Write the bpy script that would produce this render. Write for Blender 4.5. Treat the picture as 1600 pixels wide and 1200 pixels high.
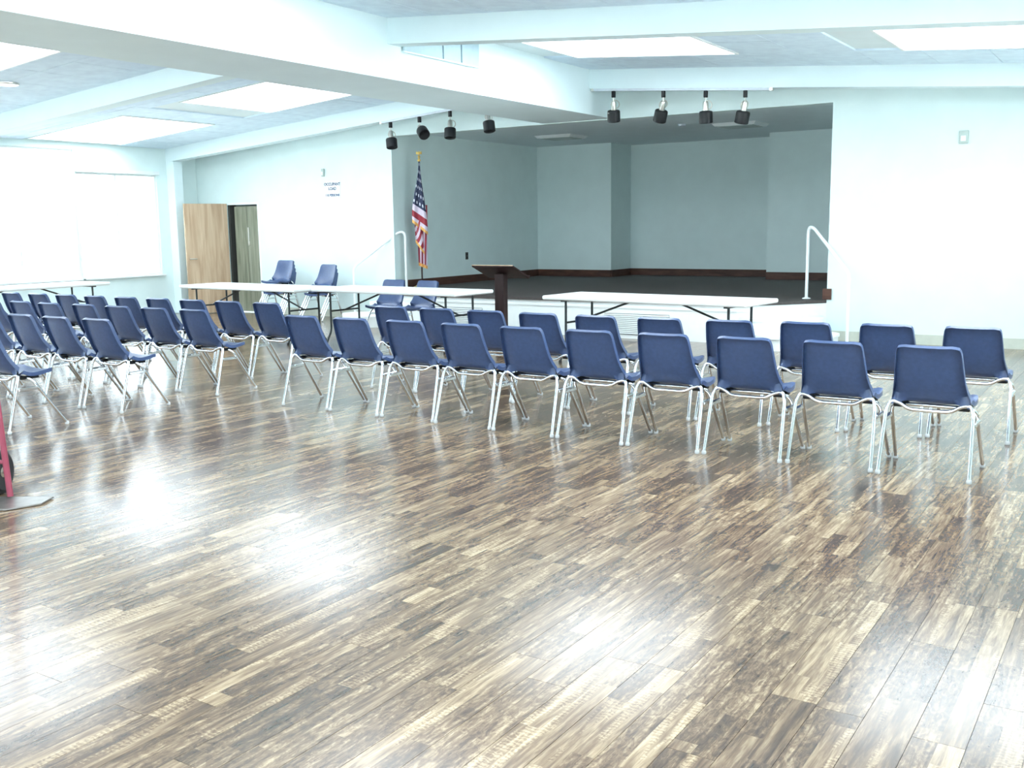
import bpy, math, random
from mathutils import Vector, Matrix
random.seed(7)
for o in list(bpy.data.objects): bpy.data.objects.remove(o)
scene = bpy.context.scene
COL = scene.collection
R = math.radians

# ------------------------------------------------------------------ camera
CAM_H = 1.5
PITCH, ROLL, YAW, FPX = R(8.8316), R(-0.804), R(32.7876), 1583.57
fw = Vector((-math.sin(YAW)*math.cos(PITCH), math.cos(YAW)*math.cos(PITCH), -math.sin(PITCH)))
rt = Vector((math.cos(YAW), math.sin(YAW), 0.0))
up = rt.cross(fw)
rt2 = math.cos(ROLL)*rt + math.sin(ROLL)*up
up2 = -math.sin(ROLL)*rt + math.cos(ROLL)*up
cd = bpy.data.cameras.new('camera'); cam = bpy.data.objects.new('camera', cd); COL.objects.link(cam)
cd.sensor_fit = 'HORIZONTAL'; cd.sensor_width = 36.0; cd.lens = FPX/1600*36.0
cd.clip_start = 0.05; cd.clip_end = 300
m3 = Matrix((rt2, up2, -fw)).transposed()
cam.matrix_world = Matrix.Translation((0, 0, CAM_H)) @ m3.to_4x4()
scene.camera = cam

# ------------------------------------------------------------------ world / light / exposure
SKY = 9.0            # daylight outside the windows
PANEL = 7.5          # luminous ceiling panels
w = bpy.data.worlds.new('world'); scene.world = w; w.use_nodes = True
bg = w.node_tree.nodes['Background']
bg.inputs['Color'].default_value = (0.80, 0.92, 1.0, 1)
bg.inputs['Strength'].default_value = SKY
scene.view_settings.view_transform = 'Standard'
scene.view_settings.look = 'None'
scene.view_settings.gamma = 1.0
scene.view_settings.use_curve_mapping = False
scene.view_settings.exposure = 0.10
sd = bpy.data.lights.new('sun', 'SUN'); sd.energy = 95.0; sd.angle = R(1.0); sd.color = (1.0, .98, .94)
sun = bpy.data.objects.new('sun', sd); COL.objects.link(sun); sun.rotation_euler = (R(-4), R(7), 0); sun.location = (0, 0, 30)

# ------------------------------------------------------------------ room constants
XL, XR, YF, YB = -15.4, 0.9, 13.1, -5.0        # window wall, right wall, stage wall, rear wall
XC = -7.26                                     # ridge
def ceil_z(x): return 3.61 - .0785*abs(x-XC)
def beam_z(x): return 3.36 - .0765*abs(x-XC)
BOX_L, BOX_R, BOX_Z = -7.82, -6.70, 2.98       # boxed ridge
OPX0, OPX1, OPZ = -10.70, -3.63, 2.97          # stage opening
STZ = .51                                      # stage deck height

# ------------------------------------------------------------------ materials
def newmat(name):
    m = bpy.data.materials.new(name); m.use_nodes = True
    return m, m.node_tree.nodes, m.node_tree.links, m.node_tree.nodes['Principled BSDF']
def plain(name, col, rough=.5, metal=0.0, var=.06, scale=12.0, bump=0.0, spec=.5, coat=0.0):
    m, N, L, P = newmat(name)
    tc = N.new('ShaderNodeTexCoord'); no = N.new('ShaderNodeTexNoise')
    no.inputs['Scale'].default_value = scale; no.inputs['Detail'].default_value = 5
    L.new(tc.outputs['Object'], no.inputs['Vector'])
    r = N.new('ShaderNodeValToRGB')
    a = [max(0, c*(1-var)) for c in col]; b = [min(1, c*(1+var)) for c in col]
    r.color_ramp.elements[0].position = .3; r.color_ramp.elements[1].position = .7
    r.color_ramp.elements[0].color = (*a, 1); r.color_ramp.elements[1].color = (*b, 1)
    L.new(no.outputs['Fac'], r.inputs['Fac']); L.new(r.outputs['Color'], P.inputs['Base Color'])
    P.inputs['Roughness'].default_value = rough; P.inputs['Metallic'].default_value = metal
    P.inputs['Specular IOR Level'].default_value = spec
    P.inputs['Coat Weight'].default_value = coat
    if bump:
        bn = N.new('ShaderNodeBump'); bn.inputs['Strength'].default_value = bump; bn.inputs['Distance'].default_value = .01
        n2 = N.new('ShaderNodeTexNoise'); n2.inputs['Scale'].default_value = scale*12; n2.inputs['Detail'].default_value = 3
        L.new(tc.outputs['Object'], n2.inputs['Vector'])
        L.new(n2.outputs['Fac'], bn.inputs['Height']); L.new(bn.outputs['Normal'], P.inputs['Normal'])
    return m
def emitter(name, col, strength):
    m, N, L, P = newmat(name)
    P.inputs['Base Color'].default_value = (.9, .9, .9, 1)
    P.inputs['Emission Color'].default_value = (*col, 1); P.inputs['Emission Strength'].default_value = strength
    return m
def wood(name, c0, c1, scale=(18, 18, 1.6), rough=.45):
    m, N, L, P = newmat(name)
    tc = N.new('ShaderNodeTexCoord'); mp = N.new('ShaderNodeMapping'); mp.inputs['Scale'].default_value = scale
    no = N.new('ShaderNodeTexNoise'); no.inputs['Scale'].default_value = 1.0; no.inputs['Detail'].default_value = 8; no.inputs['Distortion'].default_value = .6
    r = N.new('ShaderNodeValToRGB'); r.color_ramp.elements[0].position = .32; r.color_ramp.elements[1].position = .68
    r.color_ramp.elements[0].color = (*c0, 1); r.color_ramp.elements[1].color = (*c1, 1)
    L.new(tc.outputs['Object'], mp.inputs['Vector']); L.new(mp.outputs['Vector'], no.inputs['Vector'])
    L.new(no.outputs['Fac'], r.inputs['Fac']); L.new(r.outputs['Color'], P.inputs['Base Color'])
    P.inputs['Roughness'].default_value = rough; P.inputs['Specular IOR Level'].default_value = .3
    return m

M = {}
M['wall'] = plain('wall_paint', (.715, .835, .825), .6, var=.025, scale=3, bump=.08)
M['ceil'] = plain('ceiling_paint', (.77, .86, .88), .7, var=.02, scale=3)
M['tile'] = plain('ceiling_tile_fibre', (.72, .85, .97), .85, var=.06, scale=7, bump=.25)
M['beam'] = plain('beam_plaster', (.76, .88, .90), .7, var=.02, scale=2, bump=.05)
M['base'] = plain('baseboard_cream', (.55, .58, .50), .5, var=.05)
M['brownbase'] = wood('baseboard_brown', (.060, .026, .018), (.11, .050, .034), (3, 3, 14))
M['stagefloor'] = plain('stage_carpet', (.062, .050, .046), .6, var=.25, scale=30, bump=.3)
M['white'] = plain('white_enamel', (.82, .86, .85), .4, var=.02)
M['tabletop'] = plain('white_plastic_top', (.84, .87, .87), .35, var=.02, scale=30)
M['plastic'] = plain('blue_shell_plastic', (.043, .074, .172), .30, var=.10, scale=40, bump=.06)
M['chrome'] = plain('chrome', (.80, .82, .84), .13, metal=1.0, var=.03)
M['glide'] = plain('clear_glide', (.55, .57, .58), .25, var=.05)
M['blackmetal'] = plain('dark_tube', (.022, .030, .032), .4, metal=.2, var=.1)
M['black'] = plain('black_plastic', (.005, .006, .008), .5, var=.2, spec=.3)
M['silver'] = plain('brushed_silver', (.62, .60, .55), .3, metal=1.0, var=.06)
M['rail'] = plain('white_rail_paint', (.86, .90, .90), .3, var=.02)
M['birch'] = wood('birch_veneer', (.40, .27, .17), (.60, .45, .31), (14, 14, 1.1))
M['oldwood'] = wood('grey_green_wood', (.16, .17, .12), (.30, .31, .24), (20, 20, 1.4))
M['darkwood'] = wood('dark_lectern_wood', (.016, .007, .007), (.036, .015, .014), (16, 16, 2.0), .6)
M['dark'] = plain('dark_gap', (.02, .022, .022), .8)
M['frame'] = plain('window_frame_white', (.78, .82, .82), .4, var=.02)
M['gold'] = plain('gold_metal', (.80, .56, .18), .3, metal=1.0, var=.08)
M['fringe'] = plain('gold_fringe', (.78, .42, .13), .8, var=.25, scale=60)
M['red'] = plain('red_truck_paint', (.30, .050, .085), .35, var=.12, scale=20)
M['steel'] = plain('worn_steel_plate', (.33, .31, .29), .35, metal=.8, var=.15, scale=18)
M['rubber'] = plain('black_rubber', (.015, .015, .016), .75, var=.2)
M['grille'] = plain('blue_grey_grille', (.42, .56, .62), .5, var=.04)
M['ink'] = plain('blue_ink', (.008, .035, .11), .6)
M['paper'] = plain('sign_white', (.85, .88, .88), .5, var=.01)
M['greyplate'] = plain('grey_plate', (.42, .50, .47), .4, var=.05)
M['brass'] = plain('dark_outlet', (.05, .05, .045), .5)
M['grey'] = plain('stage_light_metal', (.60, .66, .72), .45)
M['ground'] = plain('outdoor_concrete', (.50, .52, .52), .9, var=.1, scale=.6)
M['panel'] = emitter('lit_diffuser', (.82, .93, 1.0), PANEL)
M['can'] = emitter('lit_bulb', (1, .97, .9), 6)

def glass_mat():
    m, N, L, P = newmat('window_glass')
    out = N['Material Output']; N.remove(P)
    t = N.new('ShaderNodeBsdfTransparent'); t.inputs['Color'].default_value = (.96, .99, .99, 1)
    g = N.new('ShaderNodeBsdfGlossy'); g.inputs['Roughness'].default_value = .02
    f = N.new('ShaderNodeFresnel'); f.inputs['IOR'].default_value = 1.45
    mx = N.new('ShaderNodeMixShader')
    L.new(f.outputs['Fac'], mx.inputs['Fac']); L.new(t.outputs['BSDF'], mx.inputs[1]); L.new(g.outputs['BSDF'], mx.inputs[2])
    L.new(mx.outputs['Shader'], out.inputs['Surface'])
    return m
M['glass'] = glass_mat()

def floor_mat():
    m, N, L, P = newmat('vinyl_plank_wood')
    def math_(op, a, b=None, clamp=False):
        n = N.new('ShaderNodeMath'); n.operation = op; n.use_clamp = clamp
        for i, v in enumerate((a, b)):
            if v is None: continue
            if isinstance(v, (int, float)): n.inputs[i].default_value = v
            else: L.new(v, n.inputs[i])
        return n.outputs[0]
    ge = N.new('ShaderNodeNewGeometry'); sp = N.new('ShaderNodeSeparateXYZ'); L.new(ge.outputs['Position'], sp.inputs[0])
    at = N.new('ShaderNodeAttribute'); at.attribute_name = 'pid'; pid = at.outputs['Fac']
    x, y = sp.outputs[0], sp.outputs[1]
    # printed strips inside a plank, cut into blocks of uneven length
    sx = math_('FLOOR', math_('MULTIPLY', math_('ADD', x, 0.975+0.1475*200), 1/0.07375))
    w1 = N.new('ShaderNodeTexWhiteNoise'); w1.noise_dimensions = '1D'; L.new(sx, w1.inputs['W'])
    yy = math_('ADD', math_('MULTIPLY', y, 2.1), math_('MULTIPLY', w1.outputs['Value'], 17.0))
    by = math_('FLOOR', yy)
    cb = N.new('ShaderNodeCombineXYZ'); L.new(sx, cb.inputs[0]); L.new(by, cb.inputs[1]); L.new(pid, cb.inputs[2])
    w2 = N.new('ShaderNodeTexWhiteNoise'); w2.noise_dimensions = '3D'; L.new(cb.outputs[0], w2.inputs['Vector'])
    blk = w2.outputs['Value']
    # long grain, shifted per plank
    def grain(scx, scy, det, dist, off):
        c = N.new('ShaderNodeCombineXYZ')
        L.new(math_('MULTIPLY', x, scx), c.inputs[0]); L.new(math_('MULTIPLY', y, scy), c.inputs[1])
        L.new(math_('ADD', math_('MULTIPLY', pid, 53.0), math_('MULTIPLY', blk, off)), c.inputs[2])
        n = N.new('ShaderNodeTexNoise'); n.inputs['Scale'].default_value = 1; n.inputs['Detail'].default_value = det
        n.inputs['Distortion'].default_value = dist; n.inputs['Roughness'].default_value = .65
        L.new(c.outputs[0], n.inputs['Vector']); return n.outputs['Fac']
    g1 = grain(34, 2.6, 6, .7, 9.0)
    g2 = grain(110, 9, 4, .3, 5.0)
    g3 = grain(9, 1.5, 4, .5, 3.0)
    # crosswise saw marks in some blocks
    wv = N.new('ShaderNodeTexWave'); wv.wave_type = 'BANDS'; wv.bands_direction = 'Y'
    wv.inputs['Scale'].default_value = 17.0; wv.inputs['Distortion'].default_value = 7.0; wv.inputs['Detail'].default_value = 2; wv.inputs['Detail Scale'].default_value = 3
    L.new(ge.outputs['Position'], wv.inputs['Vector'])
    mask = math_('MULTIPLY', math_('GREATER_THAN', blk, .62), math_('GREATER_THAN', g3, .53))
    saw = math_('MULTIPLY', math_('MULTIPLY', math_('SUBTRACT', wv.outputs['Fac'], .5), .20), mask)
    v = math_('ADD', math_('MULTIPLY', math_('SUBTRACT', blk, .5), .24), .5)
    v = math_('ADD', v, math_('MULTIPLY', math_('SUBTRACT', g1, .5), 1.25))
    v = math_('ADD', v, math_('MULTIPLY', math_('SUBTRACT', g3, .5), .75))
    v = math_('ADD', v, math_('MULTIPLY', math_('SUBTRACT', g2, .5), .55))
    v = math_('ADD', v, math_('MULTIPLY', math_('SUBTRACT', pid, .5), .16))
    cm = N.new('ShaderNodeCombineXYZ'); L.new(math_('MULTIPLY', x, 42.0), cm.inputs[0]); L.new(math_('MULTIPLY', y, 17.0), cm.inputs[1]); L.new(math_('MULTIPLY', pid, 31.0), cm.inputs[2])
    mo = N.new('ShaderNodeTexNoise'); mo.inputs['Scale'].default_value = 1; mo.inputs['Detail'].default_value = 7; mo.inputs['Roughness'].default_value = .75; mo.inputs['Distortion'].default_value = 1.2
    L.new(cm.outputs[0], mo.inputs['Vector'])
    mot = math_('MULTIPLY', math_('MULTIPLY', math_('SUBTRACT', mo.outputs['Fac'], .5), 1.3), math_('LESS_THAN', blk, .55))
    v = math_('ADD', v, mot)
    v = math_('ADD', v, saw, True)
    r = N.new('ShaderNodeValToRGB'); e = r.color_ramp.elements
    e[0].position = .02; e[0].color = (.046, .034, .028, 1)
    e[1].position = .98; e[1].color = (.55, .43, .29, 1)
    a = e.new(.34); a.color = (.108, .073, .051, 1)
    a = e.new(.52); a.color = (.185, .125, .081, 1)
    a = e.new(.70); a.color = (.312, .226, .142, 1)
    L.new(v, r.inputs['Fac']); L.new(r.outputs['Color'], P.inputs['Base Color'])
    L.new(math_('ADD', math_('MULTIPLY', g2, .10), .13), P.inputs['Roughness'])
    P.inputs['Specular IOR Level'].default_value = .55
    bn = N.new('ShaderNodeBump'); bn.inputs['Strength'].default_value = .05; bn.inputs['Distance'].default_value = .001
    L.new(v, bn.inputs['Height']); L.new(bn.outputs['Normal'], P.inputs['Normal'])
    return m
M['floor'] = floor_mat()

def flag_mat():
    m, N, L, P = newmat('flag_cloth')
    uv = N.new('ShaderNodeUVMap'); uv.uv_map = 'flag'
    sp = N.new('ShaderNodeSeparateXYZ'); L.new(uv.outputs['UV'], sp.inputs[0])
    def math_(op, a, b=None):
        n = N.new('ShaderNodeMath'); n.operation = op
        for i, v in enumerate((a, b)):
            if v is None: continue
            if isinstance(v, (int, float)): n.inputs[i].default_value = v
            else: L.new(v, n.inputs[i])
        return n.outputs[0]
    s, t = sp.outputs[0], sp.outputs[1]          # s along the fly, t down the hoist (0..1)
    k = math_('FLOOR', math_('MULTIPLY', t, 13.0))
    odd = math_('MODULO', math_('ADD', k, 26.0), 2.0)      # 0 red, 1 white
    mx = N.new('ShaderNodeMix'); mx.data_type = 'RGBA'
    mx.inputs[6].default_value = (.30, .018, .035, 1); mx.inputs[7].default_value = (.72, .62, .72, 1)
    L.new(odd, mx.inputs[0])
    can = math_('MULTIPLY', math_('LESS_THAN', t, 7/13), math_('LESS_THAN', s, .42))
    # stars: dots on a staggered grid
    row = math_('MULTIPLY', t, 13/7*6.0); col = math_('MULTIPLY', s, 6.0/.42)
    col = math_('ADD', col, math_('MULTIPLY', math_('MODULO', math_('FLOOR', row), 2.0), .5))
    fx = math_('SUBTRACT', math_('FRACT', col), .5); fy = math_('SUBTRACT', math_('FRACT', row), .5)
    d = math_('SQRT', math_('ADD', math_('MULTIPLY', fx, fx), math_('MULTIPLY', fy, fy)))
    st = math_('LESS_THAN', d, .21)
    cm = N.new('ShaderNodeMix'); cm.data_type = 'RGBA'
    cm.inputs[6].default_value = (.010, .018, .060, 1); cm.inputs[7].default_value = (.75, .78, .85, 1); L.new(st, cm.inputs[0])
    fm = N.new('ShaderNodeMix'); fm.data_type = 'RGBA'
    L.new(can, fm.inputs[0]); L.new(mx.outputs[2], fm.inputs[6]); L.new(cm.outputs[2], fm.inputs[7])
    L.new(fm.outputs[2], P.inputs['Base Color']); P.inputs['Roughness'].default_value = .55
    return m
M['flag'] = flag_mat()

# ------------------------------------------------------------------ mesh helpers
class MB:
    def __init__(s): s.v = []; s.f = []
    def add(s, vs, fs):
        b = len(s.v); s.v += [tuple(p) for p in vs]; s.f += [tuple(i+b for i in f) for f in fs]; return s
    def box(s, x0, x1, y0, y1, z0, z1):
        return s.add([(x0,y0,z0),(x1,y0,z0),(x1,y1,z0),(x0,y1,z0),(x0,y0,z1),(x1,y0,z1),(x1,y1,z1),(x0,y1,z1)],
                     [(0,3,2,1),(4,5,6,7),(0,1,5,4),(1,2,6,5),(2,3,7,6),(3,0,4,7)])
    def hexa(s, p):      # 8 points: bottom 0-3, top 4-7
        return s.add(p, [(0,3,2,1),(4,5,6,7),(0,1,5,4),(1,2,6,5),(2,3,7,6),(3,0,4,7)])
    def bbox(s, x0, x1, y0, y1, z0, z1, b):      # box with chamfered vertical and top edges
        ring = [(x0+b,y0),(x1-b,y0),(x1,y0+b),(x1,y1-b),(x1-b,y1),(x0+b,y1),(x0,y1-b),(x0,y0+b)]
        ins = [(max(min(x,x1-b),x0+b), max(min(y,y1-b),y0+b)) for x, y in ring]
        n = 8; vs = [(x,y,z0+b) for x,y in ring]+[(x,y,z1-b) for x,y in ring]+[(x,y,z1) for x,y in ins]+[(x,y,z0) for x,y in ins]
        fs = []
        for i in range(n):
            j = (i+1) % n
            fs += [(i,j,j+n,i+n),(i+n,j+n,j+2*n,i+2*n),(i+3*n,j+3*n,j,i)]
        fs += [tuple(range(2*n,3*n)), tuple(reversed(range(3*n,4*n)))]
        return s.add(vs, fs)
    def tube(s, pts, r, n=10, cap=True):
        pts = [Vector(p) for p in pts]; rr = r if isinstance(r, (list, tuple)) else [r]*len(pts)
        tan = []
        for i in range(len(pts)):
            a = pts[max(i-1,0)]; b = pts[min(i+1,len(pts)-1)]; tan.append((b-a).normalized())
        ref = Vector((0,0,1)) if abs(tan[0].z) < .9 else Vector((1,0,0))
        nx = (ref - tan[0]*ref.dot(tan[0])).normalized(); vs = []; fs = []
        for i, p in enumerate(pts):
            nx = (nx - tan[i]*nx.dot(tan[i])).normalized(); ny = tan[i].cross(nx)
            for k in range(n):
                a = 2*math.pi*k/n; vs.append(p + (nx*math.cos(a)+ny*math.sin(a))*rr[i])
        for i in range(len(pts)-1):
            for k in range(n):
                q = (k+1) % n; fs.append((i*n+k, i*n+q, (i+1)*n+q, (i+1)*n+k))
        if cap: fs += [tuple(reversed(range(n))), tuple(range((len(pts)-1)*n, len(pts)*n))]
        return s.add(vs, fs)
    def lathe(s, prof, n=20, o=(0,0,0)):        # prof: (r, z) about vertical axis
        vs = []; fs = []
        for r, z in prof:
            for k in range(n):
                a = 2*math.pi*k/n; vs.append((o[0]+r*math.cos(a), o[1]+r*math.sin(a), o[2]+z))
        for i in range(len(prof)-1):
            for k in range(n):
                q = (k+1) % n; fs.append((i*n+k, i*n+q, (i+1)*n+q, (i+1)*n+k))
        fs += [tuple(reversed(range(n))), tuple(range((len(prof)-1)*n, len(prof)*n))]
        return s.add(vs, fs)
    def prism(s, poly, z0, z1):                  # poly counter-clockwise
        n = len(poly)
        return s.add([(x,y,z0) for x,y in poly]+[(x,y,z1) for x,y in poly],
                     [tuple(reversed(range(n))), tuple(range(n,2*n))]+[(i,(i+1)%n,(i+1)%n+n,i+n) for i in range(n)])
    def xform(s, mat, start=0):
        for i in range(start, len(s.v)): s.v[i] = tuple(mat @ Vector(s.v[i]))
        return s
    def mesh(s, name, smooth=False, mat=None):
        me = bpy.data.meshes.new(name); me.from_pydata(s.v, [], s.f); me.update()
        if smooth:
            me.polygons.foreach_set('use_smooth', [True]*len(me.polygons))
            try: me.set_sharp_from_angle(angle=R(42))
            except Exception: pass
        if mat: me.materials.append(M[mat])
        return me
    def build(s, name, mat, parent=None, smooth=False, loc=None):
        o = bpy.data.objects.new(name, s.mesh(name, smooth, mat)); COL.objects.link(o)
        if parent: o.parent = parent
        if loc: o.location = loc
        return o
def tag(o, label=None, cat=None, group=None, kind=None):
    if label: o['label'] = label
    if cat: o['category'] = cat
    if group: o['group'] = group
    if kind: o['kind'] = kind
    return o
def empty(name, loc=(0,0,0), rz=0.0, **k):
    o = bpy.data.objects.new(name, None); COL.objects.link(o); o.location = loc; o.rotation_euler = (0,0,rz)
    o.empty_display_size = .1
    return tag(o, **k)
def copy_tree(o, parent=None):
    c = o.copy(); COL.objects.link(c); c.parent = parent
    for ch in list(o.children): copy_tree(ch, c)
    return c
def fillet(pts, r, n=6):
    pts = [Vector(p) for p in pts]; out = [pts[0]]
    for i in range(1, len(pts)-1):
        a, b, c = pts[i-1], pts[i], pts[i+1]
        d1 = min(r, (a-b).length*.49); d2 = min(r, (c-b).length*.49)
        p = b+(a-b).normalized()*d1; q = b+(c-b).normalized()*d2
        for k in range(n+1):
            t = k/n; out.append(p*(1-t)**2 + b*2*t*(1-t) + q*t*t)
    out.append(pts[-1]); return out
def box_obj(name, b, mat, parent=None): return MB().box(*b).build(name, mat, parent)

# ------------------------------------------------------------------ floor: planks
PW, PL, GAP = .1475, 1.22, .0016
floor = tag(MB().box(XL, XR, YB, YF, -.10, -.005).build('floor', 'dark'), 'worn brown wood-look plank floor of the hall', None, None, 'structure')
def project(p):
    d = Vector(p)-Vector((0,0,CAM_H)); k = d.dot(fw)
    if k <= .1: return None
    return 800+FPX*d.dot(rt2)/k, 600-FPX*d.dot(up2)/k, k
planks = []
nx0 = math.floor((XL+.975)/PW); nx1 = math.ceil((XR+.975)/PW)
for i in range(nx0, nx1+1):
    x0 = -.975+i*PW; off = random.random()*PL
    y = YB-off
    while y < YF:
        a0, a1 = max(x0, XL), min(x0+PW, XR); b0, b1 = max(y, YB), min(y+PL, YF)
        if a1-a0 > .01 and b1-b0 > .01: planks.append((a0+GAP/2, a1-GAP/2, b0+GAP/2, b1-GAP/2, random.random()))
        y += PL
def score(p):
    q = project(((p[0]+p[1])/2, (p[2]+p[3])/2, 0))
    if not q or not (-60 < q[0] < 1660 and 560 < q[1] < 1260): return 1e9
    return q[2]
planks.sort(key=score)
def with_pid(me, ids):
    at = me.attributes.new('pid', 'FLOAT', 'FACE'); at.data.foreach_set('value', ids)
for p in planks[:300]:
    cx, cy = (p[0]+p[1])/2, (p[2]+p[3])/2
    o = MB().box(p[0]-cx, p[1]-cx, p[2]-cy, p[3]-cy, -.005, 0).build('plank', 'floor', floor, loc=(cx, cy, 0))
    with_pid(o.data, [p[4]]*6)
mb = MB(); ids = []
for p in planks[300:]: mb.box(*p[:4], -.005, 0); ids += [p[4]]*6
o = mb.build('distant_planks', 'floor', floor); with_pid(o.data, ids); o['kind'] = 'stuff'

# ------------------------------------------------------------------ walls
def wall_with_holes_y(name, x0, x1, y0, y1, ztop, holes, label):    # wall running along Y
    ys = sorted({y0, y1, *[h[0] for h in holes], *[h[1] for h in holes]}); mb = MB()
    for a, b in zip(ys[:-1], ys[1:]):
        h = [q for q in holes if q[0] <= a+1e-6 and q[1] >= b-1e-6]
        if h: mb.box(x0, x1, a, b, 0, h[0][2]); mb.box(x0, x1, a, b, h[0][3], ztop)
        else: mb.box(x0, x1, a, b, 0, ztop)
    return tag(mb.build(name, 'wall'), label, None, None, 'structure')
WIN = [(10.58,12.2,.73,2.5),(8.55,10.55,.73,2.86),(4.4,6.1,.73,2.5),(6.2,7.95,.73,2.5),(.2,1.9,.73,2.5),(2.0,3.7,.73,2.5)]
wall_with_holes_y('wall_left', XL-.2, XL, YB, YF+.2, ceil_z(XL)+.12, WIN, 'pale wall of tall daylit windows left of the chairs')
WINR = [(10.0,12.0,.9,2.4),(8.7,9.9,.9,2.4),(4.4,6.1,.9,2.4),(6.2,7.9,.9,2.4),(.2,1.9,.9,2.4),(2.0,3.7,.9,2.4)]
wall_with_holes_y('wall_right', XR, XR+.2, YB, YF+.2, ceil_z(XR)+.12, WINR, 'pale side wall with windows at the right of the hall')
WINB = [(-14.4,-11.2,.35,2.5),(-10.6,-7.9,.35,2.5),(-6.6,-3.9,.35,2.5),(-3.3,-.1,.35,2.5)]
mb = MB(); xs = sorted({XL-.2, XR+.2, *[h[0] for h in WINB], *[h[1] for h in WINB]})
for a, b in zip(xs[:-1], xs[1:]):
    h = [q for q in WINB if q[0] <= a+1e-6 and q[1] >= b-1e-6]
    if h: mb.box(a, b, YB-.2, YB, 0, h[0][2]); mb.box(a, b, YB-.2, YB, h[0][3], 3.8)
    else: mb.box(a, b, YB-.2, YB, 0, 3.8)
tag(mb.build('wall_rear', 'wall'), 'pale rear wall of tall windows behind the viewer', None, None, 'structure')
# stage wall with doorway and stage opening
DX0, DX1, DZ = -14.60, -13.80, 2.0
mb = MB(); T = .16
def gable(x0, x1, z0):      # piece whose top follows the roof, split at ridge
    xs = [x0]+([XC] if x0 < XC < x1 else [])+[x1]
    for a, b in zip(xs[:-1], xs[1:]):
        za, zb = ceil_z(a)+.06, ceil_z(b)+.06
        mb.hexa([(a,YF,z0),(b,YF,z0),(b,YF+T,z0),(a,YF+T,z0),(a,YF,za),(b,YF,zb),(b,YF+T,zb),(a,YF+T,za)])
gable(XL, DX0, 0); gable(DX0, DX1, DZ); gable(DX1, OPX0, 0); gable(OPX0, OPX1, OPZ); gable(OPX1, XR, 0)
tag(mb.build('wall_back', 'wall'), 'pale end wall framing the wide stage opening', None, None, 'structure')
# stage alcove
SB, SR = 17.65, 18.5                 # back wall, recess
RX0, RX1 = -9.05, -5.97              # recess between
SC = 3.05
tag(MB().box(OPX0-.15, OPX0, YF+T, SB+.15, 0, SC).build('wall_stage_left', 'wall'), 'left side wall inside the stage behind the flag', None, None, 'structure')
tag(MB().box(OPX1, OPX1+.15, YF+T, SB+.15, 0, SC).build('wall_stage_right', 'wall'), 'right side wall inside the stage', None, None, 'structure')
mb = MB().box(OPX0, RX0, SB, SB+.15, 0, SC).box(RX1, OPX1, SB, SB+.15, 0, SC).box(RX0-.15, RX0, SB+.15, SR, 0, SC).box(RX1, RX1+.15, SB+.15, SR, 0, SC).box(RX0-.15, RX1+.15, SR, SR+.15, 0, SC)
tag(mb.build('wall_stage_back', 'wall'), 'stage back wall with a wide dark recess', None, None, 'structure')
tag(MB().box(OPX0-.15, OPX1+.15, YF+T, SR+.15, SC, SC+.1).build('ceiling_stage', 'ceil'), 'flat grey ceiling over the stage', None, None, 'structure')
BH = .13
mb = MB().box(OPX0, OPX0+.02, YF+.05, SB, STZ, STZ+BH).box(OPX0, RX0, SB-.02, SB, STZ, STZ+BH).box(RX0, RX1, SR-.02, SR, STZ, STZ+BH)
mb.box(RX1, OPX1, SB-.02, SB, STZ, STZ+BH).box(OPX1-.02, OPX1, YF+.3, SB, STZ, STZ+BH).box(RX0, RX0+.02, SB, SR, STZ, STZ+BH)
mb.box(OPX1-.05, OPX1+.06, YF-.02, YF+.10, STZ+.01, STZ+.15)
tag(mb.build('baseboard_stage', 'brownbase'), 'dark brown wooden baseboard around the stage', None, None, 'structure')
mb = MB().box(OPX1+.0, XR, YF-.018, YF, 0, .125)
tag(mb.build('baseboard_right', 'base'), 'cream baseboard under the right part of the end wall', None, None, 'structure')
mb = MB().box(DX1+.06, OPX0, YF-.018, YF, 0, .125).box(XL, DX0-.06, YF-.018, YF, 0, .125)
tag(mb.build('baseboard_left', 'base'), 'cream baseboard left of the stage', None, None, 'structure')

# windows: local x along the wall, local -y into the room
def window(n, loc, rz, wd, h, label, blind=False):
    root = empty('window_%d' % n, loc, rz, label=label, kind='structure')
    f = .03; a, b = -wd/2, wd/2
    MB().box(a, b, .04, .16, 0, f).box(a, b, .04, .16, h-f, h).box(a, a+f, .04, .16, f, h-f).box(b-f, b, .04, .16, f, h-f).build('window_frame', 'frame', root)
    MB().box(-.012, .012, .08, .12, f, h-f).build('mullion', 'frame', root)
    MB().box(a+f, -.012, .096, .104, f, h-f).build('pane', 'glass', root)
    MB().box(.012, b-f, .096, .104, f, h-f).build('pane', 'glass', root)
    MB().bbox(a-.04, b+.04, -.05, .0, -.03, 0, .005).build('window_sill', 'frame', root)
    if blind: MB().bbox(a-.02, b+.02, -.06, -.002, h, h+.06, .006).build('valance', 'frame', root)
    p = bpy.data.lights.new('window_portal', 'AREA'); p.shape = 'RECTANGLE'; p.size = wd; p.size_y = h; p.cycles.is_portal = True
    po = bpy.data.objects.new('window_portal', p); COL.objects.link(po); po.location = (0, .22, h/2)
    po.rotation_euler = (-math.pi/2, 0, 0); po.parent = root
k = 1
LBL = ['daylit window beside the post at the far left corner', 'tall daylit window at the left edge of the view']
for i, (y0, y1, z0, z1) in enumerate(WIN):
    window(k, (XL, (y0+y1)/2, z0), math.pi/2, y1-y0, z1-z0, LBL[i] if i < 2 else 'daylit window in the left wall, %s from the stage' % ('fourth', 'third', 'sixth', 'fifth')[i-2], i == 0); k += 1
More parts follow.
